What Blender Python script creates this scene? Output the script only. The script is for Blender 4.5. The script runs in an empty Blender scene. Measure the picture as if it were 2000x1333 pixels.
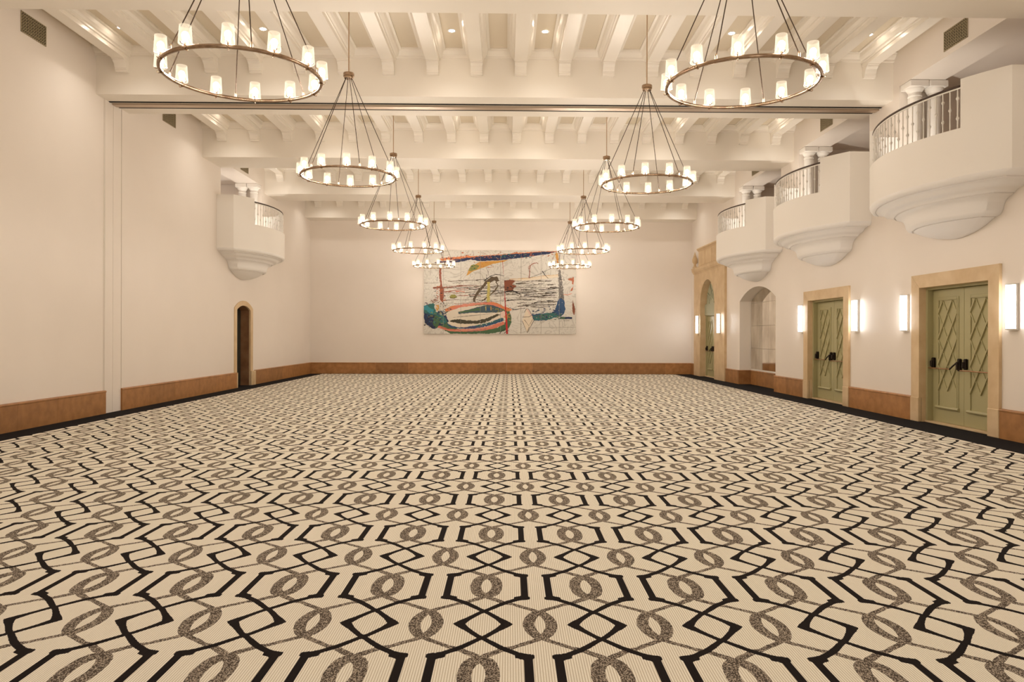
import bpy, math, random
from mathutils import Vector, Matrix
from mathutils.geometry import tessellate_polygon
PI = math.pi
C = bpy.context.scene.collection
R = random.Random(7)

# ------------------------------------------------------------------ dimensions (metres)
XL, XR, YB, YF = -7.373, 7.096, 27.363, -8.0
HB, HC = 5.78, 6.62                       # beam underside, ceiling panels
BASE = 0.425                              # baseboard height
BEAMS = [(-9.68, -8.54), (-5.12, -3.98), (-0.56, 0.58), (4.0, 5.14), (8.56, 9.70), (13.11, 14.25), (17.67, 18.81), (22.23, 23.37), (26.67, 27.363)]
BAYS = [(9.70, 13.11), (14.25, 17.67), (18.81, 22.23), (23.37, 26.67)]

# ------------------------------------------------------------------ scene settings
sc = bpy.context.scene
sc.view_settings.view_transform = 'Standard'
sc.view_settings.look = 'None'
sc.view_settings.gamma = 1.0
sc.view_settings.use_curve_mapping = False
sc.view_settings.exposure = 0.25
sc.cycles.use_denoising = True
sc.cycles.max_bounces = 10
sc.cycles.diffuse_bounces = 6
sc.cycles.glossy_bounces = 4
sc.cycles.transparent_max_bounces = 12
sc.cycles.sample_clamp_indirect = 6.0
sc.cycles.caustics_reflective = True
sc.cycles.blur_glossy = 0.6
sc.cycles.caustics_refractive = False

w = bpy.data.worlds.new('world'); sc.world = w; w.use_nodes = True
w.node_tree.nodes['Background'].inputs[0].default_value = (0.02, 0.017, 0.014, 1)

# ------------------------------------------------------------------ materials
def lin(c):
    return tuple(((x/255/12.92) if x/255 <= 0.04045 else ((x/255+0.055)/1.055)**2.4) for x in c)

def mat(name, col, rough=0.6, metal=0.0, spec=0.5, noise=None, bump=0.0, coat=0.0):
    """noise = (scale, colour2, detail): a soft mottling between col and colour2"""
    m = bpy.data.materials.new(name); m.use_nodes = True
    nt = m.node_tree; b = nt.nodes['Principled BSDF']
    b.inputs['Base Color'].default_value = (*col, 1)
    b.inputs['Roughness'].default_value = rough
    b.inputs['Metallic'].default_value = metal
    b.inputs['Specular IOR Level'].default_value = spec
    b.inputs['Coat Weight'].default_value = coat
    if noise:
        tc = nt.nodes.new('ShaderNodeTexCoord'); n = nt.nodes.new('ShaderNodeTexNoise')
        n.inputs['Scale'].default_value = noise[0]; n.inputs['Detail'].default_value = noise[2]
        nt.links.new(tc.outputs['Object'], n.inputs['Vector'])
        r = nt.nodes.new('ShaderNodeValToRGB')
        r.color_ramp.elements[0].position = 0.35; r.color_ramp.elements[1].position = 0.68
        r.color_ramp.elements[0].color = (*col, 1); r.color_ramp.elements[1].color = (*noise[1], 1)
        nt.links.new(n.outputs['Fac'], r.inputs['Fac']); nt.links.new(r.outputs['Color'], b.inputs['Base Color'])
        if bump:
            bp = nt.nodes.new('ShaderNodeBump'); bp.inputs['Strength'].default_value = bump; bp.inputs['Distance'].default_value = 0.004
            nt.links.new(n.outputs['Fac'], bp.inputs['Height']); nt.links.new(bp.outputs['Normal'], b.inputs['Normal'])
    return m

def emis(name, col, strength):
    m = bpy.data.materials.new(name); m.use_nodes = True
    nt = m.node_tree; nt.nodes.clear()
    e = nt.nodes.new('ShaderNodeEmission'); o = nt.nodes.new('ShaderNodeOutputMaterial')
    e.inputs[0].default_value = (*col, 1); e.inputs[1].default_value = strength
    nt.links.new(e.outputs[0], o.inputs[0])
    return m

WALLC = (0.83, 0.765, 0.70)
M = {}
M['wall'] = mat('wall_paint', WALLC, 0.42, spec=0.35, noise=(0.6, (0.80, 0.735, 0.67), 3))
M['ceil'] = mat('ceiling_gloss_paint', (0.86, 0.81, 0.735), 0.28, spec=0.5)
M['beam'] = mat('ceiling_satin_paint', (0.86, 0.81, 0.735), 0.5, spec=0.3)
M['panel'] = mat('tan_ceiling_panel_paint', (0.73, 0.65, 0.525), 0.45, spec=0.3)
M['corbel'] = mat('white_corbel_paint', (0.90, 0.88, 0.86), 0.5, spec=0.3)
M['balcony'] = mat('balcony_paint', (0.86, 0.825, 0.775), 0.5, spec=0.3)
M['cream'] = mat('cream_limestone', (0.60, 0.43, 0.24), 0.5, noise=(3.5, (0.70, 0.535, 0.33), 6), bump=0.05)
M['brown'] = mat('brown_limestone', (0.235, 0.105, 0.036), 0.45, noise=(5.0, (0.335, 0.165, 0.064), 8), bump=0.04)
M['reveal'] = mat('shaded_brown_stone', (0.20, 0.095, 0.04), 0.55, noise=(4.0, (0.27, 0.14, 0.065), 5))  # baseboard stone with the doorway's shade put into its darker colour
M['shadebrown'] = mat('recess_shade_plaster', (0.42, 0.29, 0.185), 0.6)  # back walls of the balcony recesses: their shade is put into this brown
M['black'] = mat('black_carpet', (0.010, 0.0085, 0.009), 0.95, spec=0.1, noise=(90, (0.017, 0.015, 0.016), 2))
M['green'] = mat('sage_green_paint', (0.41, 0.375, 0.20), 0.42, spec=0.4)
M['greenpale'] = mat('pale_sage_paint', (0.40, 0.41, 0.29), 0.45, spec=0.4)
M['darkgreen'] = mat('blackish_green_paint', (0.012, 0.014, 0.008), 0.5)
M['iron'] = mat('dark_bronze', (0.018, 0.010, 0.006), 0.4, metal=0.6)
M['bar'] = mat('brushed_bronze_bar', (0.42, 0.24, 0.13), 0.3, metal=1.0)
M['ring'] = mat('burnished_bronze', (0.30, 0.205, 0.135), 0.24, metal=1.0, noise=(14, (0.47, 0.34, 0.235), 3))
M['rod'] = mat('satin_bronze_rod', (0.52, 0.37, 0.25), 0.35, metal=1.0)
M['cable'] = mat('dark_bronze_cable', (0.05, 0.028, 0.015), 0.45, metal=0.5)
M['steel'] = mat('satin_track_metal', (0.58, 0.47, 0.37), 0.4, metal=0.8)
M['slot'] = mat('dark_slot', (0.006, 0.004, 0.003), 0.9)
M['rail'] = mat('dark_wood_handrail', (0.05, 0.022, 0.010), 0.4)
M['white'] = mat('white_enamel', (0.80, 0.77, 0.72), 0.4)
M['ventback'] = mat('vent_dark_void', (0.012, 0.010, 0.007), 0.9)
M['vent'] = mat('vent_olive_metal', (0.36, 0.295, 0.18), 0.5)
M['bulb'] = emis('bulb_glow', (1.0, 0.925, 0.85), 245.0)
M['sconce'] = emis('sconce_opal_glow', (1.0, 0.97, 0.94), 22.0)
M['spot'] = emis('downlight_glow', (1.0, 0.86, 0.70), 70.0)

def glass_shade():
    m = bpy.data.materials.new('frosted_shade_glass'); m.use_nodes = True
    nt = m.node_tree; nt.nodes.clear()
    tr = nt.nodes.new('ShaderNodeBsdfTransparent'); tr.inputs[0].default_value = (1.0, 0.95, 0.88, 1)
    em = nt.nodes.new('ShaderNodeEmission'); em.inputs[0].default_value = (1.0, 0.84, 0.62, 1); em.inputs[1].default_value = 1.4
    gl = nt.nodes.new('ShaderNodeBsdfGlossy'); gl.inputs['Roughness'].default_value = 0.1
    lw = nt.nodes.new('ShaderNodeLayerWeight'); lw.inputs[0].default_value = 0.35
    mr = nt.nodes.new('ShaderNodeMapRange'); mr.inputs['From Min'].default_value = 0; mr.inputs['From Max'].default_value = 1
    mr.inputs['To Min'].default_value = 0.34; mr.inputs['To Max'].default_value = 0.75
    nt.links.new(lw.outputs['Facing'], mr.inputs['Value'])
    mx = nt.nodes.new('ShaderNodeMixShader'); nt.links.new(mr.outputs[0], mx.inputs[0])
    nt.links.new(tr.outputs[0], mx.inputs[1]); nt.links.new(em.outputs[0], mx.inputs[2])
    m2 = nt.nodes.new('ShaderNodeMixShader'); m2.inputs[0].default_value = 0.05
    nt.links.new(mx.outputs[0], m2.inputs[1]); nt.links.new(gl.outputs[0], m2.inputs[2])
    o = nt.nodes.new('ShaderNodeOutputMaterial'); nt.links.new(m2.outputs[0], o.inputs[0])
    return m
M['shade'] = glass_shade()

def mirror_mat():
    m = bpy.data.materials.new('antiqued_mirror'); m.use_nodes = True
    nt = m.node_tree; b = nt.nodes['Principled BSDF']
    b.inputs['Metallic'].default_value = 1.0
    tc = nt.nodes.new('ShaderNodeTexCoord'); mp = nt.nodes.new('ShaderNodeMapping'); mp.inputs['Scale'].default_value = (1, 1.3, 0.8)
    n = nt.nodes.new('ShaderNodeTexNoise'); n.inputs['Scale'].default_value = 1.6; n.inputs['Detail'].default_value = 7
    nt.links.new(tc.outputs['Object'], mp.inputs[0]); nt.links.new(mp.outputs[0], n.inputs['Vector'])
    r = nt.nodes.new('ShaderNodeValToRGB'); r.color_ramp.elements[0].position = 0.36; r.color_ramp.elements[1].position = 0.6
    r.color_ramp.elements[0].color = (0.62, 0.57, 0.49, 1); r.color_ramp.elements[1].color = (0.86, 0.83, 0.76, 1)
    nt.links.new(n.outputs['Fac'], r.inputs[0]); nt.links.new(r.outputs[0], b.inputs['Base Color'])
    rr = nt.nodes.new('ShaderNodeMapRange'); rr.inputs['To Min'].default_value = 0.10; rr.inputs['To Max'].default_value = 0.03
    nt.links.new(n.outputs['Fac'], rr.inputs['Value']); nt.links.new(rr.outputs[0], b.inputs['Roughness'])
    return m
M['mirror'] = mirror_mat()

# ---- the woven carpet: four outlines (inner/outer edge of the black strap-work and of the grey links) drawn over a mirrored repeat
BO = [(0.0, 0.52), (0.0353, 0.4749), (0.09, 0.3937), (0.137, 0.3113), (0.1957, 0.2273), (0.2555, 0.1418), (0.3052, 0.0722), (0.3459, 0.1379), (0.3932, 0.2213), (0.4435, 0.3058), (0.4874, 0.3915), (0.5294, 0.4783), (0.5445, 0.522), (0.5835, 0.6102), (0.6068, 0.6987), (0.6234, 0.8314), (0.635, 0.850), (0.686, 0.850), (0.7046, 0.820), (0.7814, 0.8196), (1.0, 0.820)]
BI = [(0.0, 0.322), (0.0598, 0.272), (0.1038, 0.23), (0.1728, 0.1453), (0.2376, 0.059), (0.2647, 0.0), (0.3417, 0.0), (0.3655, 0.052), (0.4189, 0.1348), (0.4732, 0.2189), (0.5222, 0.3044), (0.5658, 0.3911), (0.6001, 0.4788), (0.6358, 0.5568), (0.6822, 0.5638), (0.6941, 0.6041), (0.7089, 0.6668), (0.7284, 0.70), (0.9115, 0.70), (1.0, 0.70)]
GO = [(0.0, 0.886), (0.0809, 0.9027), (0.1562, 0.9369), (0.2171, 1.0), (0.3324, 1.0), (0.351, 0.9432), (0.3833, 0.8605), (0.4293, 0.7348), (0.4784, 0.6075), (0.5201, 0.5043), (0.5558, 0.3737), (0.5879, 0.3032), (0.6337, 0.2141), (0.6555, 0.1691), (0.6799, 0.1149), (0.7216, 0.1936), (0.7867, 0.2546), (0.8792, 0.2889), (1.0, 0.309)]
GI = [(0.0, 0.711), (0.0679, 0.7231), (0.1483, 0.7554), (0.2255, 0.8091), (0.3026, 0.8975), (0.3327, 0.8573), (0.366, 0.7745), (0.413, 0.6486), (0.4701, 0.521), (0.4898, 0.3915), (0.5186, 0.3045), (0.5622, 0.2162), (0.5954, 0.1274), (0.6362, 0.0372), (0.66, 0.0), (0.786, 0.0), (0.8232, 0.0633), (0.8967, 0.1054), (1.0, 0.126)]

def carpet_mat():
    m = bpy.data.materials.new('patterned_woven_carpet'); m.use_nodes = True
    nt = m.node_tree; N = nt.nodes; L = nt.links; b = N['Principled BSDF']
    b.inputs['Roughness'].default_value = 0.95; b.inputs['Specular IOR Level'].default_value = 0.1
    def math_(op, a, b_=None, c=None):
        n = N.new('ShaderNodeMath'); n.operation = op
        for k, v in enumerate((a, b_, c)):
            if v is None: continue
            if isinstance(v, (int, float)): n.inputs[k].default_value = v
            else: L.new(v, n.inputs[k])
        return n.outputs[0]
    tc = N.new('ShaderNodeTexCoord'); sp = N.new('ShaderNodeSeparateXYZ'); L.new(tc.outputs['Object'], sp.inputs[0])
    x = math_('ADD', sp.outputs[0], 0.108); y = math_('SUBTRACT', sp.outputs[1], 3.615)
    wn = N.new('ShaderNodeTexNoise'); wn.inputs['Scale'].default_value = 130; wn.inputs['Detail'].default_value = 1
    L.new(tc.outputs['Object'], wn.inputs['Vector'])
    wob = math_('MULTIPLY', math_('SUBTRACT', wn.outputs['Fac'], 0.5), 0.012)
    y2 = math_('ADD', y, wob)
    i = math_('ADD', math_('MULTIPLY', x, 1.75405), math_('MULTIPLY', y, -0.009576))
    j = math_('ADD', math_('MULTIPLY', x, 0.03192), math_('MULTIPLY', y2, 0.90974))
    u = math_('MULTIPLY', math_('PINGPONG', i, 0.5), 2.0)
    v = math_('MULTIPLY', math_('PINGPONG', j, 0.5), 2.0)
    def curve(pts):
        n = N.new('ShaderNodeFloatCurve'); c = n.mapping.curves[0]
        c.points[0].location = pts[0]; c.points[1].location = pts[-1]
        for p in pts[1:-1]: c.points.new(*p)
        for p in c.points: p.handle_type = 'VECTOR'
        n.mapping.update(); L.new(v, n.inputs['Value'])
        return n.outputs[0]
    def band(inner, outer):
        a = math_('GREATER_THAN', u, math_('SUBTRACT', curve(inner), 0.002))
        o = math_('LESS_THAN', u, math_('ADD', curve(outer), 0.002))
        return math_('MULTIPLY', a, o)
    def grow(pts, sign, dl):
        """move an outline outwards by dl metres (the yarn is a little bolder than its drawn edge)"""
        P = [(a*0.5495, b*0.285) for a, b in pts]; out = []
        for k, (yy, xx) in enumerate(P):
            p, q = P[max(0, k-1)], P[min(len(P)-1, k+1)]
            ty, tx = q[0]-p[0], q[1]-p[1]; n_ = math.hypot(ty, tx)+1e-9
            ny, nx = -tx/n_, ty/n_
            out.append((min(1.0, max(0.0, (yy+sign*dl*ny)/0.5495)), min(1.0, max(0.0, (xx+sign*dl*nx)/0.285))))
        out[0] = (0.0, out[0][1]); out[-1] = (1.0, out[-1][1])
        out.sort()
        return [p for k, p in enumerate(out) if k == 0 or p[0]-out[k-1][0] > 1e-4]
    black = band(grow(BI, -1, 0.0025), grow(BO, 1, 0.0025)); grey = band(grow(GI, -1, 0.0045), grow(GO, 1, 0.0045))
    # ribs running away from the camera
    rib = math_('SINE', math_('MULTIPLY', i, 2*PI*49))
    ribf = N.new('ShaderNodeMapRange'); L.new(rib, ribf.inputs['Value'])
    ribf.inputs['From Min'].default_value = -1.0; ribf.inputs['From Max'].default_value = 0.1
    fine = N.new('ShaderNodeTexNoise'); fine.inputs['Scale'].default_value = 260; fine.inputs['Detail'].default_value = 2
    L.new(tc.outputs['Object'], fine.inputs['Vector'])
    def rgb(c): n = N.new('ShaderNodeRGB'); n.outputs[0].default_value = (*c, 1); return n.outputs[0]
    def mix(f, a, b_):
        n = N.new('ShaderNodeMix'); n.data_type = 'RGBA'
        L.new(f, n.inputs[0]); L.new(a, n.inputs[6]); L.new(b_, n.inputs[7]); return n.outputs[2]
    base = mix(ribf.outputs[0], rgb((0.54, 0.465, 0.345)), rgb((0.90, 0.85, 0.735)))
    fr = N.new('ShaderNodeMapRange'); L.new(fine.outputs['Fac'], fr.inputs['Value'])
    fr.inputs['From Min'].default_value = 0.35; fr.inputs['From Max'].default_value = 0.65; fr.inputs['To Max'].default_value = 0.28
    base = mix(fr.outputs[0], base, rgb((0.64, 0.565, 0.44)))
    # salt-and-pepper twist yarn of the grey links
    vm = N.new('ShaderNodeVectorMath'); vm.operation = 'SNAP'; L.new(tc.outputs['Object'], vm.inputs[0]); vm.inputs[1].default_value = (0.0042, 0.0065, 1.0)
    wh = N.new('ShaderNodeTexWhiteNoise'); wh.noise_dimensions = '2D'; L.new(vm.outputs[0], wh.inputs['Vector'])
    pep = math_('GREATER_THAN', wh.outputs['Value'], 0.60)
    gcol = mix(pep, rgb((0.085, 0.066, 0.052)), rgb((0.40, 0.335, 0.26)))
    col = mix(grey, base, gcol)
    col = mix(black, col, rgb((0.013, 0.009, 0.008)))
    L.new(col, b.inputs['Base Color'])
    bp = N.new('ShaderNodeBump'); bp.inputs['Strength'].default_value = 0.25; bp.inputs['Distance'].default_value = 0.002
    L.new(rib, bp.inputs['Height']); L.new(bp.outputs[0], b.inputs['Normal'])
    return m
M['carpet'] = carpet_mat()

# baseboard stone with a tone per slab
def slab_mat():
    m = mat('brown_stone_slabs', (0.315, 0.140, 0.044), 0.42, noise=(6.0, (0.43, 0.205, 0.07), 8), bump=0.04)
    nt = m.node_tree; b = nt.nodes['Principled BSDF']
    src = b.inputs['Base Color'].links[0].from_socket
    at = nt.nodes.new('ShaderNodeAttribute'); at.attribute_name = 'tone'
    hs = nt.nodes.new('ShaderNodeHueSaturation'); nt.links.new(src, hs.inputs['Color'])
    nt.links.new(at.outputs['Fac'], hs.inputs['Value']); nt.links.new(hs.outputs[0], b.inputs['Base Color'])
    return m
M['slab'] = slab_mat()

# ------------------------------------------------------------------ mesh building
class MB:
    def __init__(s): s.v = []; s.f = []; s.m = []
    def add(s, verts, faces, mi=0):
        o = len(s.v); s.v += [tuple(p) for p in verts]
        for f in faces: s.f.append([o+i for i in f]); s.m.append(mi)
    def box(s, a, b, mi=0):
        x0, y0, z0 = [min(p, q) for p, q in zip(a, b)]; x1, y1, z1 = [max(p, q) for p, q in zip(a, b)]
        s.add([(x0,y0,z0),(x1,y0,z0),(x1,y1,z0),(x0,y1,z0),(x0,y0,z1),(x1,y0,z1),(x1,y1,z1),(x0,y1,z1)],
              [(0,3,2,1),(4,5,6,7),(0,1,5,4),(1,2,6,5),(2,3,7,6),(3,0,4,7)], mi)
    def bbox(s, a, b, r=0.004, mi=0):
        """box with chamfered edges along every direction"""
        lo = [min(p, q) for p, q in zip(a, b)]; hi = [max(p, q) for p, q in zip(a, b)]
        r = min(r, *[(h-l)*0.45 for l, h in zip(lo, hi)])
        vs = []; idx = {}
        for sx in (0, 1):
            for sy in (0, 1):
                for sz in (0, 1):
                    for ax in range(3):
                        p = [hi[k] if (sx, sy, sz)[k] else lo[k] for k in range(3)]
                        for k in range(3):
                            if k != ax: p[k] += (-r if (sx, sy, sz)[k] else r)
                        idx[(sx, sy, sz, ax)] = len(vs); vs.append(p)
        I = lambda c, ax: idx[(*c, ax)]
        fs = []
        for ax in range(3):
            o = [k for k in range(3) if k != ax]
            for sd in (0, 1):
                ring = []
                for e in ((0,0),(1,0),(1,1),(0,1)):
                    c = [0,0,0]; c[ax] = sd; c[o[0]], c[o[1]] = e; ring.append(I(c, ax))
                fs.append(ring if (sd == 1) == (ax != 1) else ring[::-1])
        for ax in range(3):
            o = [k for k in range(3) if k != ax]
            for e in ((0,0),(1,0),(1,1),(0,1)):
                c0 = [0,0,0]; c0[o[0]], c0[o[1]] = e; c1 = list(c0); c1[ax] = 1
                fs.append([I(c0,o[0]), I(c1,o[0]), I(c1,o[1]), I(c0,o[1])])
        for c in [(a_,b_,d_) for a_ in (0,1) for b_ in (0,1) for d_ in (0,1)]:
            fs.append([I(c,0), I(c,1), I(c,2)])
        s.add(vs, fs, mi)
    def prism(s, poly, fn, t0, t1, mi=0, caps=True):
        """poly: list of (a,b); fn(a,b,t)->point; extruded from t0 to t1 with capped ends"""
        n = len(poly)
        vs = [fn(a, b, t0) for a, b in poly] + [fn(a, b, t1) for a, b in poly]
        fs = [(i, (i+1) % n, n+(i+1) % n, n+i) for i in range(n)]
        if caps:
            tri = tessellate_polygon([[Vector((a, b, 0)) for a, b in poly]])
            fs += [tuple(t) for t in tri] + [tuple(n+k for k in reversed(t)) for t in tri]
        s.add(vs, fs, mi)
    def plate(s, outer, holes, fn, t0, t1=None, mi=0, rim=True):
        """flat polygon with holes; thick when t1 is given"""
        loops = [outer]+holes
        pts = [p for l in loops for p in l]
        tri = tessellate_polygon([[Vector((a, b, 0)) for a, b in l] for l in loops])
        s.add([fn(a, b, t0) for a, b in pts], [tuple(t) for t in tri], mi)
        if t1 is not None:
            s.add([fn(a, b, t1) for a, b in pts], [tuple(t) for t in tri], mi)
            if rim:
                for l in loops: s.strip(l, fn, t0, t1, mi)
    def strip(s, loop, fn, t0, t1, mi=0, closed=True):
        n = len(loop)
        vs = [fn(a, b, t0) for a, b in loop] + [fn(a, b, t1) for a, b in loop]
        k = n if closed else n-1
        s.add(vs, [(i, (i+1) % n, n+(i+1) % n, n+i) for i in range(k)], mi)
    def lathe(s, prof, c=(0,0,0), n=24, mi=0, cap=True):
        """prof: (radius, z)"""
        vs = []
        for r, z in prof:
            for k in range(n):
                a = 2*PI*k/n; vs.append((c[0]+r*math.cos(a), c[1]+r*math.sin(a), c[2]+z))
        fs = []
        for q in range(len(prof)-1):
            for k in range(n):
                fs.append((q*n+k, q*n+(k+1) % n, (q+1)*n+(k+1) % n, (q+1)*n+k))
        if cap:
            if prof[0][0] > 1e-6: fs.append(tuple(range(n))[::-1])
            if prof[-1][0] > 1e-6: fs.append(tuple((len(prof)-1)*n+k for k in range(n)))
        s.add(vs, fs, mi)
    def tube(s, path, r, n=8, mi=0, closed=False):
        path = [Vector(p) for p in path]; m = len(path); vs = []
        up = None
        for k, p in enumerate(path):
            if closed: t = (path[(k+1) % m]-path[k-1]).normalized()
            else: t = (path[min(k+1, m-1)]-path[max(k-1, 0)]).normalized()
            if up is None: up = Vector((0,0,1)) if abs(t.z) < 0.9 else Vector((1,0,0))
            a = t.cross(up).normalized(); b_ = a.cross(t).normalized(); up = b_
            for q in range(n):
                g = 2*PI*q/n; vs.append(p+a*r*math.cos(g)+b_*r*math.sin(g))
        fs = []
        for k in range(m if closed else m-1):
            k2 = (k+1) % m
            for q in range(n): fs.append((k*n+q, k*n+(q+1) % n, k2*n+(q+1) % n, k2*n+q))
        if not closed: fs += [tuple(range(n))[::-1], tuple((m-1)*n+q for q in range(n))]
        s.add(vs, fs, mi)
    def mesh(s, name, mats, smooth=None):
        me = bpy.data.meshes.new(name); me.from_pydata(s.v, [], s.f)
        for mm in (mats if isinstance(mats, (list, tuple)) else [mats]): me.materials.append(mm)
        me.polygons.foreach_set('material_index', s.m); me.validate(); me.update()
        import bmesh
        bm = bmesh.new(); bm.from_mesh(me); bmesh.ops.remove_doubles(bm, verts=bm.verts, dist=1e-5)
        bmesh.ops.recalc_face_normals(bm, faces=bm.faces); bm.to_mesh(me); bm.free()
        if smooth:
            me.shade_smooth(); me.set_sharp_from_angle(angle=math.radians(smooth))
        return me
    def build(s, name, mats, parent=None, smooth=None):
        o = bpy.data.objects.new(name, s.mesh(name, mats, smooth)); C.objects.link(o)
        if parent: o.parent = parent
        return o

def tag(o, label=None, cat=None, group=None, kind=None):
    if label: o['label'] = label
    if cat: o['category'] = cat
    if group: o['group'] = group
    if kind: o['kind'] = kind
    return o
def empty(name, loc=(0,0,0), rz=0):
    o = bpy.data.objects.new(name, None); C.objects.link(o); o.location = loc; o.rotation_euler = (0,0,rz)
    o.empty_display_size = 0.2
    return o
def copy_tree(o, parent=None):
    c = o.copy(); C.objects.link(c); c.parent = parent
    for ch in list(o.children): copy_tree(ch, c)
    return c

# wall frames: (a = along the room Y, b = height, t = distance out from the wall into the room)
def WR(a, b, t): return (XR-t, a, b)
def WL(a, b, t): return (XL+t, a, b)
def rect(a0, a1, b0, b1): return [(a0,b0),(a1,b0),(a1,b1),(a0,b1)]
def arch(a0, a1, b0, spring, crest, n=20):
    """door-shaped outline: segmental or round arch from spring to crest"""
    h = (a1-a0)/2; s = crest-spring; rad = (h*h+s*s)/(2*s); cz = crest-rad; ac = (a0+a1)/2
    t0 = math.asin(min(1.0, h/rad))
    pts = [(a0, b0)]
    for k in range(n+1):
        t = -t0+2*t0*k/n; pts.append((ac+rad*math.sin(t), cz+rad*math.cos(t)))
    pts.append((a1, b0))
    return pts

# ================================================================== the room shell
mb = MB(); mb.box((XL-0.6, YF-0.2, -0.12), (XR+0.8, YB+0.2, 0.0)); o = mb.build('floor', M['black'])
tag(o, 'black carpeted floor border around the patterned carpet', 'floor', kind='structure')

# ---- right wall
D3 = (10.44, 12.20, 2.28); D2 = (14.97, 16.74, 2.28)
NICHE = (18.85, 21.76); ND = 0.36
PC = (24.17, 25.93)
RB = [11.2, 15.68, 20.2]; LB = 20.34
OPZ = (3.95, 5.97)
nich = arch(NICHE[0], NICHE[1], -0.02, 2.50, 2.86, 24)
mb = MB()
holes = [rect(D3[0]-0.1, D3[1]+0.1, -0.02, D3[2]+0.1), rect(D2[0]-0.1, D2[1]+0.1, -0.02, D2[2]+0.1), nich, rect(24.0, 26.1, -0.02, 3.6)]
opens = [rect(c-1.7, c+1.7, *OPZ) for c in RB]
mb.plate(rect(YF, YB, -0.06, HC), holes+opens, WR, 0.0)
mb.strip(nich, WR, 0.0, -ND-0.01)
for op in opens: mb.strip(op, WR, 0.0, -0.62)
wall_right = mb.build('wall_right', M['wall'])
tag(wall_right, 'cream painted right wall with doors, niche and balcony openings', 'wall', kind='structure')
mb = MB(); mb.plate(rect(NICHE[0]-0.15, NICHE[1]+0.15, -0.05, 3.0), [], WR, -ND-0.03); mb.build('niche_back', M['wall'], wall_right)
def loggia(mb, fn, c):
    a0, a1, z0, z1 = c-2.3, c+2.3, OPZ[0], OPZ[1]+0.15
    mb.plate(rect(a0, a1, z0, z1), [rect(c-1.7, c+1.7, z0+0.001, OPZ[1])], fn, -0.62)
    mb.strip(rect(a0, a1, z0, z1), fn, -0.62, -2.2)
for c in RB:
    mb = MB(); loggia(mb, WR, c); mb.build('balcony_recess', M['wall'], wall_right)
    mb = MB(); mb.plate(rect(c-2.3, c+2.3, OPZ[0], OPZ[1]+0.15), [], WR, -2.2); mb.build('recess_back', M['shadebrown'], wall_right)

# ---- left wall
LD = (19.93, 20.98)
mb = MB()
LO = (18.80, 21.95)
ldoor = arch(LD[0], LD[1], -0.02, 2.15, 2.28, 14)
mb.plate(rect(YF, YB, -0.06, HC), [ldoor, rect(LO[0], LO[1], *OPZ)], WL, 0.0)
mb.strip(rect(LO[0], LO[1], *OPZ), WL, 0.0, -0.62)
wall_left = mb.build('wall_left', M['wall'])
tag(wall_left, 'long cream painted left wall with one arched doorway and one balcony', 'wall', kind='structure')
mb = MB()
a0, a1, z0, z1 = LO[0]-0.6, LO[1]+0.6, OPZ[0], OPZ[1]+0.15
mb.plate(rect(a0, a1, z0, z1), [rect(LO[0], LO[1], z0+0.001, OPZ[1])], WL, -0.62)
mb.strip(rect(a0, a1, z0, z1), WL, -0.62, -2.0); mb.plate(rect(a0, a1, z0, z1), [], WL, -2.0)
mb.build('balcony_recess', M['wall'], wall_left)
# a plain flush door seen at the back of the left recess
mb = MB(); mb.box((XL-1.99, 20.55, OPZ[0]), (XL-1.96, 21.65, 5.62), 0); mb.box((XL-1.97, 20.5, 5.62), (XL-1.93, 21.7, 5.68), 1)
mb.build('recess_door', [M['white'], M['slot']], wall_left)

# ---- back and front walls
mb = MB(); mb.plate(rect(XL, XR, -0.06, HC), [], lambda a, b, t: (a, YB-t, b), 0.0); o = mb.build('wall_back', M['wall'])
tag(o, 'cream painted end wall where the abstract painting hangs', 'wall', kind='structure')
mb = MB(); mb.plate(rect(XL, XR, -0.06, HC), [], lambda a, b, t: (a, YF+t, b), 0.0); o = mb.build('wall_front', M['wall'])
tag(o, 'cream painted wall behind the viewpoint', 'wall', kind='structure')

# ---- ceiling: panels, cross beams, joists with corbels
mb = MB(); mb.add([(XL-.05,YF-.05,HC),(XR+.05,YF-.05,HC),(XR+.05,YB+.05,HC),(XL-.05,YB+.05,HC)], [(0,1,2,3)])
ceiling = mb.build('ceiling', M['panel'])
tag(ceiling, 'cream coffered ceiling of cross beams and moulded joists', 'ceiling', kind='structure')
for n, f in BEAMS:
    if f < YF: continue
    last = f > 27
    prof = [(n, HB), (f, HB)] + ([(f, HC)] if last else [(f, 6.47), (f+.03, 6.475), (f+.035, 6.51), (f+.07, 6.535), (f+.105, 6.575), (f+.11, 6.595), (f+.14, 6.60), (f+.14, HC)])
    prof += [(n-.14, HC), (n-.14, 6.60), (n-.11, 6.595), (n-.105, 6.575), (n-.07, 6.535), (n-.035, 6.51), (n-.03, 6.475), (n, 6.47)]
    mb = MB(); mb.prism(prof, lambda a, b, t: (t, a, b), XL, XR); mb.build('cross_beam', M['beam'], ceiling)
JX = [-6.89+0.795*k for k in range(18)]
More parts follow.
